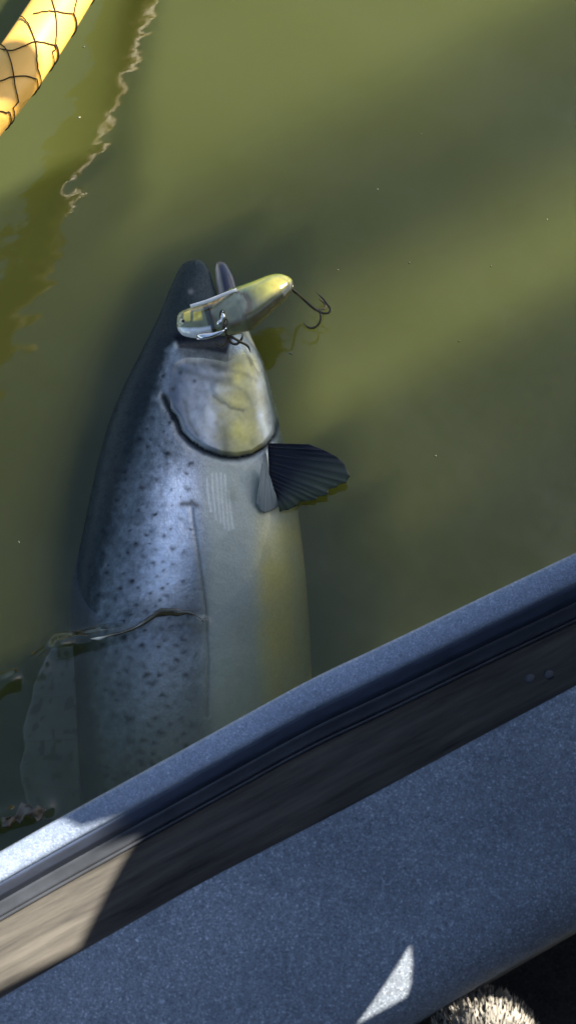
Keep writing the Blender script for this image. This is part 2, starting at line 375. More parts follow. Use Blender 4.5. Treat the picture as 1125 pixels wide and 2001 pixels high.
# ------------------------------------------------------------------ the fish
fish = empty('salmon', 'large silver salmon with black spots lying on its side half out of the murky water', 'fish')
LE = [(506, 380), (510, 364), (516, 356), (530, 347), (565, 331), (600, 318), (640, 299), (690, 274), (750, 243), (800, 221), (850, 204), (910, 189), (980, 174), (1050, 160), (1100, 149), (1160, 138), (1210, 134), (1250, 138), (1300, 144), (1400, 150), (1500, 156), (1600, 166), (1700, 184), (1800, 206), (1900, 226), (1990, 244)]
RE = [(506, 384), (510, 395), (516, 402), (530, 410), (560, 419), (600, 432), (630, 452), (660, 490), (700, 513), (760, 530), (810, 540), (850, 552), (900, 562), (960, 575), (1000, 583), (1060, 590), (1130, 598), (1200, 603), (1300, 608), (1400, 610), (1500, 602), (1600, 565), (1700, 500), (1800, 430), (1900, 360), (1990, 312)]
ZC = [(506, .006), (600, .006), (750, .004), (850, -.002), (950, -.012), (1060, -.024), (1150, -.042), (1230, -.064), (1300, -.074), (1380, -.084), (1480, -.098), (1600, -.12), (1800, -.16), (1990, -.20)]
TI = [(506, .0), (620, .006), (760, .016), (900, .022), (1000, .024), (1150, .022), (1260, .018), (1400, .024), (1990, .01)]
def smooth_fn(pts, lo=500, hi=2000, k=25):
    yy = np.arange(lo, hi, 2.); v = interp(yy, pts); vp = np.pad(v, k//2, mode='edge'); v2 = np.convolve(vp, np.ones(k)/k, 'valid'); e = np.minimum(1, np.maximum(0, (yy-520)/60)); v = v*(1-e)+v2*e
    return lambda q: np.interp(q, yy, v)
fLE, fRE, fZC, fTI = smooth_fn(LE, k=15), smooth_fn(RE, k=15), smooth_fn(ZC, k=41), smooth_fn(TI, k=61)
def fB(y): w_ = (fRE(y)-fLE(y))*.5*.00055; return w_*.46
GILL = [(322, 775), (332, 798), (346, 815), (356, 843), (374, 862), (400, 878), (432, 890), (462, 893), (492, 887), (518, 872), (536, 850), (545, 820)]
GPOLY = GILL+[(538, 790), (526, 745), (505, 690), (478, 672), (440, 690), (400, 684), (360, 682), (325, 700), (318, 740)]
PRE1 = [(330, 712), (370, 728), (410, 740), (450, 742), (480, 738), (505, 742)]
PRE2 = [(418, 774), (434, 786), (452, 797), (475, 803), (492, 802)]
def top_z(x, y, relief=True):
    l, r = fLE(y), fRE(y); t_ = np.clip((2*x-l-r)/np.maximum(r-l, 1), -1, 1)
    z = fZC(y) - fTI(y)*t_ + fB(y)*np.sqrt(np.maximum(0, 1-np.abs(t_)**2.3))
    if relief:
        edge = np.sqrt(np.maximum(0, 1-t_*t_))
        ins = inside(x, y, GPOLY); d = seg_dist(x, y, GILL)
        z = z-edge*.004*np.exp(-(seg_dist(x, y, [(350, 668), (395, 665), (440, 662)])/10)**2)
        z = z + edge*np.where(ins, 0, -.0042*np.exp(-(d/9)**2))                # recess behind the gill cover
        z = z + edge*(.0002*np.exp(-(seg_dist(x, y, [(372, 960), (376, 1030), (386, 1090), (400, 1190), (405, 1290), (402, 1400)])/9)**2)-.0007*np.exp(-(seg_dist(x, y, [(374, 990), (379, 1030), (389, 1090), (402, 1190), (407, 1290), (404, 1400)])/4)**2))
        z = z + edge*(.0016*(fbm(x/70, y/90, 21)-.5)+.0007*(fbm(x/18, y/22, 25)-.5))
    return z
def spots():
    out = []
    for _ in range(2600):
        y = random.uniform(735, 1720); l, r = fLE(y), fRE(y); u = random.random()
        tmax = .50 if y > 900 else .36
        t_ = u*tmax
        x = l+(r-l)*t_
        if inside(np.array([x]), np.array([y]), GPOLY)[0] or seg_dist(np.array([x]), np.array([y]), GILL)[0] < 9: continue
        dens = .85 if t_ < .34 else .45
        if t_ < .06: dens = .25
        if vnoise(np.array([x/45]), np.array([y/55]), 77)[0] < .42 and random.random() < .6: continue
        if random.random() > dens: continue
        sz = random.choice([2.2, 2.8, 3.4, 4.4, 5.2])+max(0, (y-1050)/200)
        if any((x-a[0])**2+(y-a[1])**2 < (random.uniform(8, 17)+sz)**2 for a in out): continue
        out.append((x, y, sz, random.uniform(-.6, .9), random.uniform(.8, 1.9), random.uniform(.35, 1)))
    return out
SP = spots()+[(318, 735, 4, 0, 1, 1), (379, 742, 4, .3, 1.2, .9), (337, 818, 5, .9, 1.4, 1)]
def mixc(a, b, k): return a*(1-k[..., None])+np.array(b)*k[..., None]
def gill_col(X, Y):
    n1 = fbm(X/30, Y/30, 31); n2 = fbm(X/9, Y/14, 35); n3 = fbm(X/16, Y/26, 37); n4 = fbm(X/5, Y/5, 39, 2)
    col = np.zeros(X.shape+(3,))+np.array([.22, .24, .255]); col = col*(.30+.85*n2+.85*n3)[..., None]
    yel = sstep(400, 470, X+60*(n1-.5)+(Y-760)*.05)*(1-sstep(500, 530, X)); col = mixc(col, (.34, .30, .085), yel*(.45+.6*n3).clip(0, 1))  # yellow sunlight on the gill cover painted into its colour
    gold = np.exp(-((X-468)/22)**2-((Y-735)/34)**2)+np.exp(-((X-470)/26)**2-((Y-845)/30)**2)+.8*np.exp(-((X-462)/20)**2-((Y-790)/14)**2)
    col = mixc(col, (.60, .53, .15), np.clip(gold*(.3+.8*n1), 0, .85))
    for (cx, cy_, wx, wy, st) in ((412, 815, 9, 30, .7), (404, 845, 12, 22, .4), (506, 745, 9, 22, .75), (512, 815, 10, 26, .8), (522, 845, 8, 14, .5), (395, 700, 18, 12, .35), (430, 760, 26, 8, .35), (380, 740, 14, 18, .2)):  # pale patches, among them the painted highlight at the right edge
        col = mixc(col, (.50, .53, .55), np.clip(np.exp(-((X-cx-(Y-cy_)*.12)/wx)**2-((Y-cy_)/wy)**2)*st*(.45+1.1*n2), 0, .9))
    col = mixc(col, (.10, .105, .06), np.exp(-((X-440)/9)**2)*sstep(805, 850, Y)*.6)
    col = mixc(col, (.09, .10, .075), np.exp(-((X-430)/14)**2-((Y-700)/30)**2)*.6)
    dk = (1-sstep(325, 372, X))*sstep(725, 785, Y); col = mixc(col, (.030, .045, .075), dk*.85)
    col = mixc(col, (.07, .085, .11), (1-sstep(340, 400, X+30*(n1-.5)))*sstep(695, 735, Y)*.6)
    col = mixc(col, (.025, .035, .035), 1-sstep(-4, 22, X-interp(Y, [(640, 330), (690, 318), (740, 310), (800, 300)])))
    for pts, wd, st in ((PRE2[:4], 3, .6), (PRE1[:4], 7, .5), ([(400, 702), (430, 722), (470, 728), (500, 742)], 5, .35), ([(362, 786), (368, 818), (386, 850)], 4, .5), ([(470, 675), (482, 690), (492, 712)], 3.5, .6), ([(425, 745), (455, 752), (480, 768), (494, 790)], 5, .35)):
        col = mixc(col, (.05, .058, .048), np.exp(-(seg_dist(X+4*(n1-.5), Y+6*(n2-.5), pts)/wd)**2)*st)
    for (sx, sy) in ((320, 735), (380, 744), (352, 728), (338, 760)):
        col = mixc(col, (.02, .025, .03), np.exp(-((X-sx)/4)**2-((Y-sy)/4)**2)*.9)
    col = col*(.88+.24*n4)[..., None]
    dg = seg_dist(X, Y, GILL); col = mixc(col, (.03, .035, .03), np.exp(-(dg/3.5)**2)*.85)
    met = np.full(X.shape, .30)*(1-yel*.7); rou = .26+.2*n2
    return col, np.stack([met, rou, met*0+.35], -1)
def fish_col(x, y):
    l, r = fLE(y), fRE(y); u = (x-l)/np.maximum(r-l, 1)
    n1 = fbm(x/40, y/60, 1); n2 = fbm(x/9, y/12, 5); n3 = fbm(x/3.2, y/3.2, 11, 2)
    col = np.zeros(x.shape+(3,))+np.array([.22, .245, .26])                    # flank silver
    met = np.zeros(x.shape)+.62; rou = np.zeros(x.shape)+.34
    # cool silver flank
    col = col*(.80+.45*n2)[..., None]
    col = mixc(col, (.10, .115, .11), sstep(1190, 1320, y+20*(n1-.5))*(1-sstep(.5, .62, u))*.5)
    sky_sheen = np.exp(-((u-interp(y, [(900, .42), (1200, .38)]))/.105)**2)*sstep(880, 960, y)*(1-.85*sstep(1150, 1235, y+14*(n1-.5)))*(.75+.5*n1)  # blue sky sheen painted on, fading where the flank goes under
    col = mixc(col, (.80, .86, .95), sky_sheen*.85); met = met-.2*sky_sheen
    # belly: pale, greenish white, yellow underwater sunlight painted in towards the edge
    be = sstep(.50, .62, u)*sstep(860, 930, y); col = mixc(col, (.40, .42, .34), be*.9); met = met*(1-be*.85); rou = rou+be*.12
    sun_glow = sstep(.74, .86, u+.04*(n1-.5))*sstep(960, 1060, y); col = mixc(col, (.58, .48, .14), sun_glow*.9*(.7+.6*n1)); met *= (1-sun_glow)
    be2 = np.exp(-((u-.965)/.035)**2)*sstep(1000, 1100, y); col = mixc(col, (.46, .44, .26), be2*.6)
    # dark back
    wv = .012*(n1-.5)*4
    bk = 1-sstep(-.01, .10, u-interp(y, [(500, .5), (560, .55), (640, .36), (680, .18), (760, .19), (830, .18), (900, .14), (1000, .10), (1100, .08), (1200, .08), (1300, .05), (1990, .04)])+wv+.05*(n2-.5))
    up_ = 1-sstep(.0, .26, u-interp(y, [(500, .3), (700, .12), (830, .24), (950, .18), (1200, .10), (1990, .05)])+.2*(n2-.5))
    col = mixc(col, (.040, .056, .060), up_*.8); col = mixc(col, (.012, .020, .024), bk*.95); met = met*(1-.8*bk)*(1-.3*up_); rou = rou+.05*bk
    # head: top dark, cheek mottled blue grey then yellow-white
    hd = 1-sstep(585, 670, y+25*(n1-.5)); col = mixc(col, (.020, .030, .030), hd*.92); met = met*(1-.9*hd)
    # pale snout patch and nostril
    col = mixc(col, (.05, .06, .06), np.exp(-((x-392)/26)**2-((y-560)/26)**2)*.7)
    col = mixc(col, (.20, .20, .19), np.exp(-((x-373)/5)**2-((y-569)/5)**2)*.8)
    mouth_shade = [(342, 655), (395, 648), (440, 630), (452, 655), (440, 688), (400, 680), (352, 678)]  # dark mouth corner, with the lure's shadow painted in
    mk = np.where(inside(x, y, mouth_shade), 1., np.exp(-(seg_dist(x, y, mouth_shade+mouth_shade[:1])/5)**2)); col = mixc(col, (.012, .014, .022), mk*.92); met = met*(1-mk)
    # long scratches and marks on the belly
    for i, x0 in enumerate((404, 414, 423, 431, 439, 447)):
        yy0, yy1 = (936, 925, 925, 925, 927, 960)[i], (1000, 1015, 1020, 1032, 1035, 1032)[i]
        dd = seg_dist(x, y, [(x0, yy0), (x0+3, (yy0+yy1)/2), (x0+8, yy1)]); col = mixc(col, (.72, .72, .66), np.exp(-(dd/1.9)**2)*.6)
    blot = np.exp(-(seg_dist(x, y, [(355, 985), (372, 984), (374, 980), (384, 988)])/5.5)**2); col = mixc(col, (.05, .045, .03), blot*.85); met *= 1-.8*blot
    blot = np.exp(-((x-452)/12)**2-((y-968)/14)**2); col = mixc(col, (.22, .24, .17), blot*.55)
    ll = np.exp(-(seg_dist(x, y, [(376, 990), (380, 1030), (390, 1090), (403, 1190), (408, 1290), (405, 1400)])/2.6)**2)*sstep(985, 1000, y); col = mixc(col, (.08, .085, .07), ll*.7)
    # recess behind gill cover
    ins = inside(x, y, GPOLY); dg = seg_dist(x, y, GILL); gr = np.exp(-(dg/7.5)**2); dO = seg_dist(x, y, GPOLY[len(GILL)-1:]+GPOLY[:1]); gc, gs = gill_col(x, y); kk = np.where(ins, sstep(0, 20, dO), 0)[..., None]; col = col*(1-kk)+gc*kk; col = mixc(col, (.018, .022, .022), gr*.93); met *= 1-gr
    # scales
    sc = (np.sin((x*.9+y*.55)*1.05)*np.sin((x*.9-y*.55)*1.05)); col = col*(1+.05*sc*(1-be)*(1-bk)*sstep(.05, .2, u))[..., None]
    col = col*(1+.5*(n3-.5)*(1-.6*be))[..., None]
    # black spots
    k = np.zeros(x.shape)
    for (sx, sy, sz, an, el, st) in SP:
        m_ = (abs(x-sx) < 22) & (abs(y-sy) < 22)
        dx, dy = x[m_]-sx, y[m_]-sy; ca, sa = math.cos(an), math.sin(an); wq = 5*(fbm(x[m_]/7, y[m_]/7, 51, 2)-.5); dx = dx+wq; dy = dy-wq; a_ = dx*ca+dy*sa; b_ = -dx*sa+dy*ca+abs(a_)*math.sin(sx*7.1+sy)*.6
        k[m_] = np.maximum(k[m_], min(1, st*1.05)*np.exp(-((a_/(sz*el))**2+(b_/sz)**2)))
    col = mixc(col, (.010, .014, .020), np.minimum(1, k*1.05)); met = met*(1-.9*k); cot_k = k
    return np.clip(col, .004, .9), np.stack([np.clip(met, 0, 1), np.clip(rou, .1, 1), .04+.42*(1-.8*np.minimum(1, k))*(1-np.maximum(np.maximum(bk, hd), np.maximum(mk, gr)))], -1)
# body rows
rowsY = np.concatenate([506+14*np.linspace(0, 1, 14)**2, np.arange(522, 1600, 2.4), np.arange(1600, 1992, 8)])
NT = 230; NB = 40
tt = np.sin(np.linspace(-math.pi/2, math.pi/2, NT)); tb = np.sin(np.linspace(math.pi/2, -math.pi/2, NB+2))[1:-1]
Vv = []; Cc = []; Ss = []
for y in rowsY:
    l, r = fLE(y), fRE(y); x = (l+r)/2+(r-l)/2*tt; yy = np.full(NT, y)
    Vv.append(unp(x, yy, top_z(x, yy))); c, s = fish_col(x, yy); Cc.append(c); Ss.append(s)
    xb = (l+r)/2+(r-l)/2*tb; zmid = fZC(y)-fTI(y)*tb; p = unp(xb, np.full(NB, y), zmid)
    p[:, 2] -= fB(y)*np.sqrt(1-np.abs(tb)**2.3); Vv.append(p)
    ub = (tb+1)/2; cb = mixc(np.zeros((NB, 3))+np.array([.40, .42, .40]), (.02, .03, .03), 1-sstep(.0, .3, ub)); Cc.append(cb); Ss.append(np.tile([.3, .35, .3], (NB, 1)))
Fc = [f[::-1] for f in grid_faces(len(rowsY), NT+NB, True)]; k = (len(rowsY)-1)*(NT+NB)
Fc += [tuple(range(NT+NB)), tuple(range(k, k+NT+NB))[::-1]]
fish_mat = tint_mat('fish_skin', .34, .5, .5, .0006, True)
gill_mat = tint_mat('gill_skin', .3, .3, .5, 0, True)
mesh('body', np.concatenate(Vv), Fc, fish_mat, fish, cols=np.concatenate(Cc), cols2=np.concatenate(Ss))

# gill cover: a bony plate standing proud of the body, its bones as ridges
def patch(name, poly, lift, colf, mat, parent, step=2.2, thick=.0012):
    xs_ = np.arange(min(p[0] for p in poly)-4, max(p[0] for p in poly)+4, step); ys_ = np.arange(min(p[1] for p in poly)-4, max(p[1] for p in poly)+4, step)
    X, Y = np.meshgrid(xs_, ys_); ins = inside(X, Y, poly); d = seg_dist(X, Y, poly+poly[:1])
    # snap the vertices just outside on to the outline by keeping cells with any vertex inside
    keep = ins | (d < step*.6)
    Z = top_z(X.ravel(), Y.ravel(), False).reshape(X.shape)+lift(X, Y, d, ins)
    P = unp(X.ravel(), Y.ravel(), Z.ravel()); c, s = colf(X, Y)
    idx = -np.ones(X.shape, int); idx[keep] = np.arange(keep.sum()); kf = keep.ravel()
    fcs = []
    for i in range(X.shape[0]-1):
        for j in range(X.shape[1]-1):
            q = [idx[i, j], idx[i, j+1], idx[i+1, j+1], idx[i+1, j]]
            if min(q) >= 0: fcs.append(q[::-1])
    o = mesh(name, P[kf], fcs, mat, parent, cols=c.reshape(-1, 3)[kf], cols2=s.reshape(-1, 3)[kf])
    sm = o.modifiers.new('t', 'SOLIDIFY'); sm.thickness = thick; sm.offset = -1
    return o
def gill_lift(X, Y, d, ins):
    g = .0042*sstep(0, 10, d)*(.35+.65*sstep(690, 830, Y))+.0006
    g = g-.0004*np.exp(-(seg_dist(X, Y, PRE2[:4])/6)**2)+.0004*np.exp(-(seg_dist(X, Y, [(a+2, b-9) for a, b in PRE2])/7)**2)
    g = g-.0004*np.exp(-(seg_dist(X, Y, PRE1)/9)**2)+.0004*np.exp(-(seg_dist(X, Y, [(a, b-12) for a, b in PRE1])/10)**2)
    dO = seg_dist(X, Y, GPOLY[len(GILL)-1:]+GPOLY[:1])
    return g+(.0022*(fbm(X/40, Y/40, 41)-.5)+.0002*(fbm(X/12, Y/12, 43)-.5))*sstep(0, 14, d)-.0045*(1-sstep(2, 30, dO))
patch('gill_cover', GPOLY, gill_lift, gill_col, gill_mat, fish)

# lower jaw
def loft(name, rows, mat, parent, cols=None, sides=24, zsq=.8, n=40, shine=None):
    """rows: (x, y, z, half width in photo px, roll unused)"""
    cc = resample([up1(a, b, c) for a, b, c, _ in rows], n); ww = np.interp(np.linspace(0, 1, n), np.linspace(0, 1, len(rows)), [q[3]*.00054 for q in rows])
    v = []; cl = []
    for i, p in enumerate(cc):
        t_ = (cc[min(i+1, n-1)]-cc[max(i-1, 0)]).normalized(); s = Vector((t_.y, -t_.x, 0)).normalized(); u_ = s.cross(t_); u_ = u_ if u_.z > 0 else -u_
        for j in range(sides):
            a = 2*math.pi*j/sides; v.append(p+s*math.cos(a)*ww[i]+u_*math.sin(a)*ww[i]*zsq)
            if cols: cl.append(cols(i/(n-1), math.cos(a), math.sin(a)))
    f = grid_faces(n, sides, True)+[tuple(range(sides))[::-1], tuple(range((n-1)*sides, n*sides))]
    return mesh(name, v, f, mat, parent, cols=np.array(cl) if cols else None)
def jawc(s, c, u):
    a = np.array([.012, .012, .028]); b_ = np.array([.36, .33, .26]); k = max(0, min(1, (c-.35)/.3))*(1 if s > .05 else .3)
    g = max(0, min(1, (s-.5)/.2)); base = a*(1-g)+np.array([.30, .29, .18])*g
    return tuple(base*(1-k)+b_*k)
loft('lower_jaw', [(426, 513, .004, 6), (432, 522, .004, 14), (439, 545, .004, 20), (447, 580, .002, 22), (456, 620, .000, 22), (468, 660, -.002, 24), (484, 705, -.006, 28), (500, 760, -.012, 26)], tint_mat('jaw_skin', .35, 0, .5), fish, jawc)
# eye, mostly behind the plug
v = []; cpt = up1(366, 630, float(top_z(np.array([366.]), np.array([630.]))[0])-.001)
for i in range(10):
    a = i/9*math.pi/2
    for j in range(20): v.append((cpt.x+.0075*math.sin(a)*math.cos(j*math.pi/10), cpt.y+.0075*math.sin(a)*math.sin(j*math.pi/10), cpt.z+.003*math.cos(a)))
mesh('eye', v, grid_faces(10, 20, True), plain('fish_eye', (.012, .012, .012), .1, spec=.6, bmp=0), fish)

# fins: fan of rays with a membrane between
def fin(name, root, tip, zr, zt, mat, colf, nr=12, parent=fish, ridge=.0011, thick=.0010, drop=0, notch=None, nseg=26, ray_every=2, raymat=None):
    """root and tip: two photo polylines, the membrane spans from one to the other"""
    per_ = 7; nn_ = nr*per_+1; Rr = resample([(a, b, 0) for a, b in root], nn_); Tt = resample([(a, b, 0) for a, b in tip], nn_)
    v = []; cl = []
    for j in range(nseg):
        s = j/(nseg-1)
        for i in range(nn_):
            u = i/(nn_-1); ph = (i % per_)/per_; end = 1-(.012*abs(math.sin(ph*math.pi)) if j == nseg-1 else 0)
            if notch: end *= notch(u)
            q = Rr[i].lerp(Tt[i], s*end); z = zr[0]*(1-u)*(1-s)+zr[1]*u*(1-s)+(zt[0]*(1-u)+zt[1]*u)*s+drop*math.sin(s*math.pi)
            z += ridge*math.cos(ph*2*math.pi)
            v.append(up1(q.x, q.y, z)); cl.append(colf(s, u, ph))
    o = mesh(name, v, grid_faces(nseg, nn_), mat, parent, cols=np.array(cl)); sm = o.modifiers.new('t', 'SOLIDIFY'); sm.thickness = thick; sm.offset = 0
    for i in range(1, nr, ray_every):
        k = i*per_; pts = [Vector(v[j*nn_+k])+Vector((0, 0, thick*.4)) for j in range(1, nseg, 2)]
        tube('fin_ray', pts, [.0009*(1-.75*a/len(pts)) for a in range(len(pts))], raymat or mat, o, 5)
    return o
finmat = tint_mat('fin_membrane', .5, 0, .05); finmat.node_tree.nodes['Principled BSDF'].inputs['Specular IOR Level'].default_value = .2
pale_ray = plain('pale_lobe_ray', (.22, .235, .21), .5, bmp=0); dim_ray = plain('dim_fin_ray', (.055, .068, .07), .5, bmp=0)
raym = plain('fin_ray', (.010, .011, .014), .4, bmp=0)
def pc(s, u, ph):
    g = max(0, min(1, (s-.30)/.5))*max(0, min(1, (u-.12)/.25)); a = np.array([.008, .009, .016]); b_ = np.array([.065, .078, .05])
    e = a*(1-g)+b_*g; return tuple(e*(.55+.45*math.sin(ph*math.pi)**.5) if g > 0 else e)
def pnotch(u): return 1-.012*abs(math.sin(u*41))*(u > .3)-.06*math.exp(-((u-.62)/.03)**2)-.05*math.exp(-((u-.5)/.03)**2)-.08*math.exp(-((u-.80)/.04)**2)
fin('pectoral_fin', [(524, 866), (524, 885), (525, 905), (526, 925), (530, 945), (540, 965)], [(604, 868), (645, 885), (672, 905), (684, 936), (662, 950), (640, 968), (622, 975), (598, 982), (570, 994), (546, 1000)],
    (.010, .002), (.026, .004), finmat, pc, nr=13, ridge=.00028, notch=pnotch, raymat=raym, drop=.006)
# lobe added to stand for the pectoral fin's shadow on the belly
def pc2(s, u, ph): return tuple(np.array([.22, .235, .21])*(.96+.06*ph))
fin('fin_shadow_lobe', [(512, 905), (520, 915), (528, 935)], [(500, 985), (516, 1002), (545, 990)], (.022, .014), (.016, .004), finmat, pc2, nr=6, raymat=pale_ray, ridge=.0001, drop=.004)
def dc(s, u, ph):
    e = max(0, (s-.90)/.10)*.6; m_ = .55+.9*float(fbm(np.array([s*5+1]), np.array([u*7+2]), 71)[0])
    dot = float(vnoise(np.array([s*9+3]), np.array([u*22+5]), 73)[0]); k = .35 if dot > .74 else 1
    return tuple((np.array([.070, .085, .088])*m_*k*(1-e)+np.array([.17, .19, .20])*e)*(.95+.06*ph))
fin('dorsal_fin', [(142, 1262), (146, 1320), (150, 1380), (152, 1450), (156, 1530), (162, 1610)], [(100, 1268), (84, 1298), (66, 1340), (60, 1372), (44, 1425), (48, 1462), (38, 1500), (46, 1545), (60, 1600)],
    (-.020, -.066), (-.022, -.060), finmat, dc, nr=12, raymat=dim_ray, ray_every=3, ridge=.0001)
fin('tail_fin', [(246, 1984), (280, 1986), (310, 1984)], [(160, 2110), (290, 2070), (400, 2110)], (-.20, -.20), (-.23, -.23), finmat, dc, nr=8, raymat=dim_ray)

# ------------------------------------------------------------------ the lure
lure = empty('fishing_lure', 'yellow and green wobbler lure with painted silver highlight on its belly held across the mouth of the fish', 'fishing lure')
def lurec(s, c, u):
    # s: from the nose to the tail, c: towards the lower right side, u: up
    green = np.array([.17, .18, .09]); yel = np.array([.90, .72, .12]); chart = np.array([.30, .40, .05]); brown = np.array([.085, .075, .035]); sil = np.array([.66, .68, .66])
    def B(a, b_): return max(0., min(1., (s-a)/(b_-a)))
    n = vnoise(np.array([s*26]), np.array([c*5+u]), 3)[0]; n2 = vnoise(np.array([s*60]), np.array([c*14+u*3]), 9)[0]
    col = green*(.7+.6*n)
    if s < .17 and n2 > .62: col = np.array([.34, .36, .26])
    k = B(.60, .68)*max(0, min(1, (.62-c)/.25)); col = col*(1-k)+yel*k
    k = max(0, min(1, (-.35-c)/.3))*B(.52, .62); col = col*(1-.75*k)+chart*.75*k
    k = B(.88, .97); col = col*(1-k)+chart*k
    if .19 < s < .245 and -.50 < c < .30: col = yel*.75
    if .265 < s < .32 and -.45 < c < .20: col = yel*(.5+.4*n2)
    dr = math.hypot((s-.475)/.125, (c-.02)/.80)                      # round grey plate with a brown rim
    if dr < .8: col = np.array([.22, .22, .13])*(.7+.6*n)
    elif dr < 1.0: col = np.array([.13, .10, .045])
    k = max(0, min(1, (c-.60)/.2))*B(.5, .55); col = col*(1-k)+brown*k  # shadow along the lower edge painted brown
    if .335 < s < .375: col = col*.25
    if .10 < s < .34 and c > .62: col = sil  # sky highlight along the belly painted silver
    return tuple(np.clip(col*(.85+.3*n2), .01, .9))
LZ = .062
lure_mat = tint_mat('lure_paint', .22, .15, .8)
# profile: blunt head, waist at the joint, full tail
loft('lure_body', [(346, 632, LZ-.006, 4), (348, 632, LZ-.006, 16), (356, 631, LZ-.005, 26), (372, 630, LZ-.004, 32), (395, 628, LZ-.003, 35), (420, 621, LZ-.002, 39), (445, 614, LZ, 46), (470, 604, LZ+.001, 49), (495, 590, LZ+.002, 43), (520, 574, LZ+.003, 36), (540, 562, LZ+.003, 32), (556, 553, LZ+.003, 24), (564, 548, LZ+.002, 14), (568, 545, LZ+.001, 3)], lure_mat, lure, lurec, sides=40, zsq=.72, n=110)
silver = plain('bright_wire', (.75, .75, .73), .18, metal=1, var=.05, bmp=0); dsteel = plain('dark_hook_steel', (.045, .035, .02), .45, metal=.4, var=.2, bmp=0)
# eye of the lure
def disc(name, x, y, z, r, h, mat, parent, lab=None):
    c = up1(x, y, z); v, f = tube_data([c, c+Vector((0, 0, h*.6)), c+Vector((0, 0, h))], [r, r*.9, r*.35], 18); o = mesh(name, v, f, mat, parent)
    return o
er = disc('eye_ring', 358, 628, LZ+.0040, .0042, .0024, plain('eye_yellow', (.45, .45, .30), .3, bmp=0), lure)
disc('pupil', 358, 627, LZ+.0060, .0019, .0014, plain('pupil_black', (.01, .01, .01), .15, bmp=0), er)
# round face plate in the middle, hook hanger and its metalwork
c0 = up1(466, 607, LZ+.0135)
tube('wire_leader', resample([up1(372, 598, LZ+.016), up1(405, 588, LZ+.018), up1(440, 574, LZ+.019), up1(462, 566, LZ+.017)], 14), [.0020]*14, plain('white_wire', (.70, .68, .62), .35, bmp=0), lure, 8)
for (a, b, r0) in ((434, 614, .0042), (441, 630, .0034)):
    cc = up1(a, b, LZ+.0215); ring = [cc+Vector((math.cos(q)*r0*.55, math.sin(q)*r0, .0025*math.sin(q+a))) for q in np.linspace(0, 2*math.pi, 20)]
    tube('split_ring', ring, .0008, dsteel, lure, 6)
v, f = tube_data(resample([up1(424, 634, LZ+.019), up1(432, 626, LZ+.0215), up1(436, 616, LZ+.022), up1(433, 604, LZ+.021)], 12), [.0012, .0022, .0026, .0022, .0014, .0018, .0024, .0026, .002, .0014, .001, .0006], 8); mesh('hook_hanger', v, f, silver, lure)
v, f = tube_data(resample([up1(384, 656, LZ+.0075), up1(398, 657, LZ+.0095), up1(415, 654, LZ+.0105), up1(438, 645, LZ+.012)], 12), [.0008, .0022, .003, .0034, .0034, .0032, .003, .0026, .0022, .0018, .0012, .0006], 12); mesh('silver_highlight', v, f, silver, lure)  # metal strip added as the bright highlight along the belly
tube('belly_rail', resample([up1(384, 662, LZ+.004), up1(405, 660, LZ+.008), up1(430, 652, LZ+.010), up1(442, 640, LZ+.012)], 14), [.001]*14, silver, lure, 6)
def treble(pts_shank, bends, rad, mat, parent):
    o = tube('treble_hook', resample([up1(*p) for p in pts_shank], 16), rad*1.25, mat, parent, 8)
    for bd in bends:
        q = resample([up1(*p) for p in bd], 26); rr = [rad*(1 if i < 20 else max(.12, 1-(i-19)/6.5)) for i in range(26)]
        tube('hook_point', q, rr, mat, o, 8)
    return o
HZ = .022
treble([(568, 562, LZ), (578, 571, LZ-.006), (592, 583, HZ+.01), (606, 596, HZ+.004), (617, 605, HZ)],
       [[(616, 604, HZ), (626, 612, HZ), (625, 628, HZ-.002), (615, 639, HZ-.004), (602, 639, HZ-.004), (592, 627, HZ-.002)],
        [(616, 604, HZ), (630, 611, HZ), (641, 611, HZ), (645, 603, HZ+.001), (636, 590, HZ+.004), (628, 580, HZ+.006), (616, 570, HZ+.008)],
        [(616, 604, HZ), (626, 604, HZ-.006), (634, 602, HZ-.014), (636, 596, HZ-.018), (630, 588, HZ-.017), (622, 584, HZ-.012)]], .0013, dsteel, lure)
for q in [[(563, 556, LZ+.003), (568, 556, LZ+.002), (572, 562, LZ), (566, 566, LZ-.001), (561, 560, LZ+.001), (563, 556, LZ+.003)]]:
    tube('split_ring', resample([up1(*p) for p in q], 20), .0009, dsteel, lure, 6)
treble([(437, 634, LZ+.012), (440, 644, LZ+.006), (444, 656, LZ-.004)],
       [[(444, 655, LZ-.004), (450, 668, LZ-.010), (462, 672, LZ-.014), (472, 662, LZ-.016), (474, 650, LZ-.012)],
        [(444, 655, LZ-.004), (440, 670, LZ-.010), (430, 676, LZ-.016), (420, 668, LZ-.02)],
        [(444, 655, LZ-.004), (456, 660, LZ-.006), (470, 668, LZ-.014), (484, 676, LZ-.024), (490, 690, LZ-.030)]], .0015, dsteel, lure)

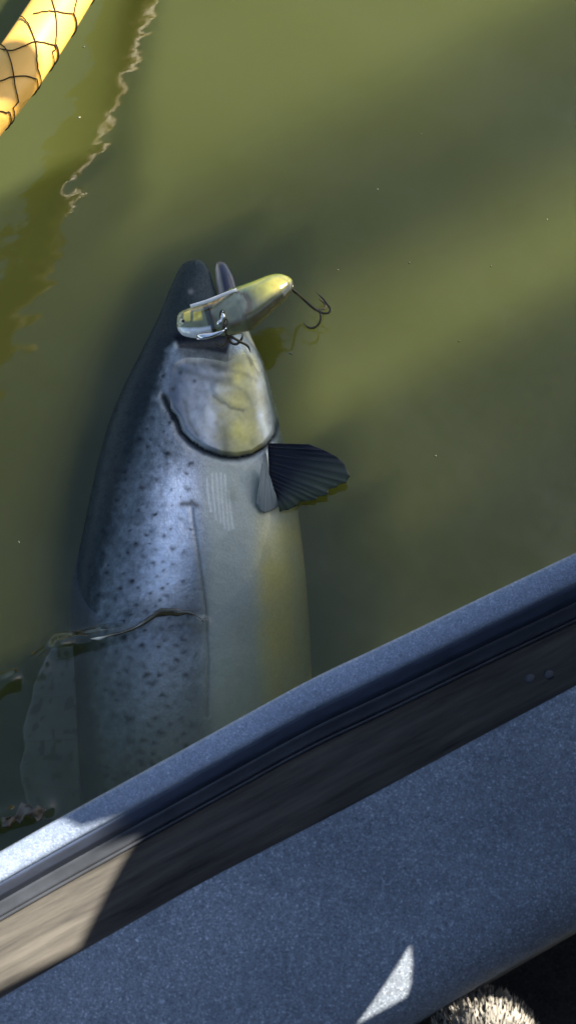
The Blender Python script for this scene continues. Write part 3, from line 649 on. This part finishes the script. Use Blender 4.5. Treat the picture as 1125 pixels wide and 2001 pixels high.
# ------------------------------------------------------------------ floating flecks
fleck_mats = [plain('pale_fleck', (.11, .11, .06), .6, bmp=0), plain('dark_fleck', (.03, .025, .015), .7, bmp=0)]
FL = [(822, 261, 1, 0, 'tiny pale fleck on the water in the upper right dark band'), (737, 371, 3.2, 0, 'pale fleck floating above and right of the treble hook, on the pale streak'),
      (568, 691, 4.2, 0, 'pale fleck floating right of the gill cover, below the treble hook'), (897, 665, 2.6, 1, 'dark speck floating on the bright streak at the right'),
      (959, 519, 2.4, 1, 'rightmost dark speck floating above the bright streak'), (850, 893, 2.6, 0, 'pale fleck floating far right of the black pectoral fin'),
      (799, 514, 2.8, 1, 'dark speck floating right of and above the treble hook'), (660, 527, 2.6, 0, 'pale fleck floating just above the treble hook'),
      (154, 228, 4, 0, 'pale fleck floating between the net frame and its reflection'), (164, 91, 3, 1, 'dark speck floating beside the sunlit part of the net frame'),
      (36, 1058, 3, 0, 'pale fleck floating left of the back of the fish'), (1068, 430, 2, 0, 'tiny pale fleck near the right edge of the picture above the bright streak')]
src = [None, None]
for (x, y, r, k, lb) in FL:
    P = up1(x, y, 0); z = float(wave(np.array([P.x]), np.array([P.y]))[0])+.0006
    if src[k] is None:
        v = []; 
        for i in range(8): a = i*math.pi/4; q = 1+.4*math.sin(i*2.3); v.append((math.cos(a)*q, math.sin(a)*.7*q, .0))
        v = v+[(0, 0, .45), (0, 0, -.3)]; f = [(i, (i+1) % 8, 8) for i in range(8)]+[((i+1) % 8, i, 9) for i in range(8)]
        o = mesh('floating_fleck', v, f, fleck_mats[k]); src[k] = o
    else:
        o = src[k].copy(); S.collection.objects.link(o)
    s = max(r, 2.2)*.00054; o.scale = (s, s, s); o.location = (P.x, P.y, z); o.rotation_euler = (0, 0, random.random()*6)
    tag(o, lb, 'debris fleck', 'flecks floating on the water')

# a ribbon added for the wavelet across the fish, its glint painted pale
v = []; cl = []; WS = resample([(178, 1249, 0), (205, 1243, 0), (235, 1240, 0), (262, 1226, 0), (290, 1211, 0), (318, 1198, 0), (345, 1194, 0), (372, 1200, 0), (396, 1213, 0)], 70)
for i, p in enumerate(WS):
    u = i/69; wd = 1.6+5.5*math.exp(-((u-.68)/.17)**2)+1.6*math.sin(u*23)**2
    for j in range(7):
        q = (j-3)/3; x = p.x+q*1.5; y = p.y+q*wd+2.5*math.sin(u*19)
        P = up1(x, y, 0); z = float(max(wave(np.array([P.x]), np.array([P.y]))[0]+.0088*math.exp(-(q*wd*.00054/.009)**2), top_z(np.array([x]), np.array([y]))[0]))+.0012+.0012*(1-q*q)
        v.append(up1(x, y, z)); g = float(vnoise(np.array([x/7]), np.array([y/5]), 15)[0]); pale = math.exp(-((u-.07)/.07)**2)*.45+math.exp(-((u-.42)/.03)**2)*.2*(q < 0)
        cl.append((.035+.05*g+pale, .030+.04*g+pale, .016+.015*g+pale*.85))
ws = mesh('wavelet_ribbon', v, grid_faces(70, 7), tint_mat('wet_ribbon', .25, 0, .6), cols=np.array(cl)); sm = ws.modifiers.new('t', 'SOLIDIFY'); sm.thickness = .0008
tag(ws, 'thin brown ribbon added for the wavelet and its glint across the flank of the fish', 'water weed')

# a curled dead leaf in the corner between fish and boat
v = []; cl = []; nL = 26
for i in range(nL):
    u = i/(nL-1)
    for j in range(9):
        q = (j-4)/4; wd = (.5+.5*math.sin(u*math.pi))*(13+5*math.sin(u*17)+4*math.sin(u*31+1))
        x = 2+u*88; y = 1606-u*28+7*math.sin(u*9)+q*wd; z = .0035+.003*abs(q)**1.5*math.sin(u*14+j)+.003*math.sin(u*11)
        v.append(up1(x, y, z)); g = vnoise(np.array([x/9]), np.array([y/7]), 12)[0]; cl.append((.03+.12*g*g, .022+.075*g*g, .012+.03*g*g))
lf = mesh('dead_leaf', v, grid_faces(nL, 9), tint_mat('leaf_brown', .6, 0, .2), cols=np.array(cl)); sm = lf.modifiers.new('t', 'SOLIDIFY'); sm.thickness = .0006
tag(lf, 'crumpled brown dead leaf floating in the lower left corner beside the gunwale', 'dead leaf')

# ------------------------------------------------------------------ unseen panels added to shade boat, fish and water (gaps shaped for the sun patches)
def to_panel(P, h): P = np.asarray(P, float); k = (h-P[2])/SUN[2]; q = P+SUN*k; return (q[0], q[1])
HC = 1.5
def pj(x, y, z, h=None): return to_panel(unp([x], [y], [z])[0], h or HC)
LX = dict(h=.95); LB = dict(h=.68)
outerA = [pj(*q, **LX) for q in [(-190, 2500, .40), (1700, 2500, .40), (2300, 1200, .40), (2100, 500, ZL), (1125, 990, ZL), (560, 1290, ZL), (300, 1430, ZL), (-60, 1620, ZL), (-215, 1690, ZL), (-235, 2100, ZL)]]
holesA = [[pj(*q, **LX) for q in [(-120, 1640, ZL), (100, 1596, ZL), (150, 1622, ZL), (262, 1642, ZL-.060), (205, 1745, ZL-.064), (152, 1852, ZL-.065), (-60, 1962, ZL-.065), (-130, 1995, ZL-.065), (-160, 1800, ZL)]],
    [pj(*q, **LX) for q in [(660, 1790, ZD), (900, 1790, ZD), (1180, 1880, .37), (1180, 2300, .37), (660, 2300, ZD)]]]
outerB = [pj(*q, **LB) for q in [(600, 2450, .40), (1300, 2450, .40), (1300, 1800, .40), (980, 1700, ZD), (590, 1720, ZD)]]
holesB = [[pj(*q, **LB) for q in [(800, 1838, ZD), (816, 1938, ZD), (704, 2000, ZD)]],
    [pj(*q, **LB) for q in [(870, 1985, .36), (900, 1950, .36), (1000, 1950, .36), (1060, 2005, .36), (1100, 2200, .36), (860, 2250, .36)]]]
outer = [pj(*q) for q in [(-420, 1750, 0), (300, 1900, 0), (1700, 1800, 0), (3000, 1500, 0), (3000, -1200, 0), (560, -1000, -.02), (330, -300, -.02), (225, 60, -.02), (200, 300, -.02), (100, 330, -.02), (76, 215, .14), (80, 165, .145), (68, 118, .15), (44, 94, .155), (0, 80, .16), (-60, 60, .165), (-160, 130, .18), (-520, 900, .1)]]
holes = [[pj(*q) for q in [(526+k, 990, -.02), (529+k, 990, -.02), (552+k, 1345, -.03), (548+k, 1345, -.03)]] for k in (0, 16, 32, 48)]+[
    [pj(*q) for q in [(512, 572, LZ+.01), (540, 554, LZ+.01), (544, 560, LZ+.01), (516, 580, LZ+.01)]]]
for i in range(122):                                     # long narrow slits that lay sun streaks into the water
    Y0 = -460+i*18
    x0 = float(interp(Y0+150, [(-400, 430), (-300, 385), (60, 275), (230, 245), (300, 250)])) if Y0 < 375 else (480 if Y0 < 445 else (565 if Y0 < 860 else (660 if Y0 < 1000 else 720)))
    seg = [x0+k*(1700-x0)/14 for k in range(15)]
    def yl(x): return Y0-.38*(x-600)+14*math.sin(x/190)
    def cov(x, y):
        c = interp(y+.45*(x-850), [(-200, .95), (0, .90), (90, .66), (190, .34), (330, .20), (420, .30), (560, .70), (650, .74), (740, .46), (840, .34), (1000, .28), (1300, .26)])
        return min(.85, float(c)*(.62+.76*float(vnoise(np.array([x/600.]), np.array([(y+.42*x)/95.]), 61)[0])))*9
    a = [pj(x, yl(x)-cov(x, yl(x)), -.03) for x in seg]; b = [pj(x, yl(x)+cov(x, yl(x)), -.03) for x in seg]
    if yl(x0) > 1500: continue
    holes.append(a+b[::-1])
for i in range(44):                                     # the same slits left of the fish
    Y0 = 470+i*20
    def ya(x): return Y0-.38*(x+100)
    xe = 200 if Y0 < 560 else float(fLE(min(Y0-60, 1500)))-62
    seg = [-360+k*(xe+360)/8 for k in range(9)]
    holes.append([pj(x, ya(x)-3.2, -.03) for x in seg]+[pj(x, ya(x)+3.2, -.03) for x in seg[::-1]])
def poly_slab(name, outer, holes, z, th, mat):
    vs_ = [Vector(p) for p in outer]; es = [(i, (i+1) % len(outer)) for i in range(len(outer))]
    for h in holes:
        b0 = len(vs_); vs_ += [Vector(p) for p in h]; es += [(b0+i, b0+(i+1) % len(h)) for i in range(len(h))]
    r = geometry.delaunay_2d_cdt(vs_, es, [], 1, 1e-6); P2 = [tuple(p) for p in r[0]]; tri = []
    for f in r[2]:
        tri.append(tuple(f))
    c = np.array([np.mean([P2[i] for i in f], 0) for f in tri]); ok = inside(c[:, 0], c[:, 1], outer)
    for h in holes: ok &= ~inside(c[:, 0], c[:, 1], h)
    tri = [f for f, g in zip(tri, ok) if g]
    o = mesh(name, [(p[0], p[1], z) for p in P2], tri, mat, smooth=False); sm = o.modifiers.new('t', 'SOLIDIFY'); sm.thickness = th; return o
cv = plain('dark_panel', (.05, .055, .05), .9, sc=30)
tag(poly_slab('added_shade_panel', outer, holes, HC, .006, cv), 'large slitted dark panel, unseen, added to shade the water and fish', 'added_shade_panel')
tag(poly_slab('added_shade_panel', outerA, holesA, .95, .004, cv), 'unseen panel added to shade the gunwale, its gap shaped for the long sun patch', 'added_shade_panel')
tag(poly_slab('added_shade_panel', outerB, holesB, .68, .004, cv), 'lowest unseen panel, added over the speckled deck, its small gap shaped for the sunlit triangle', 'added_shade_panel')
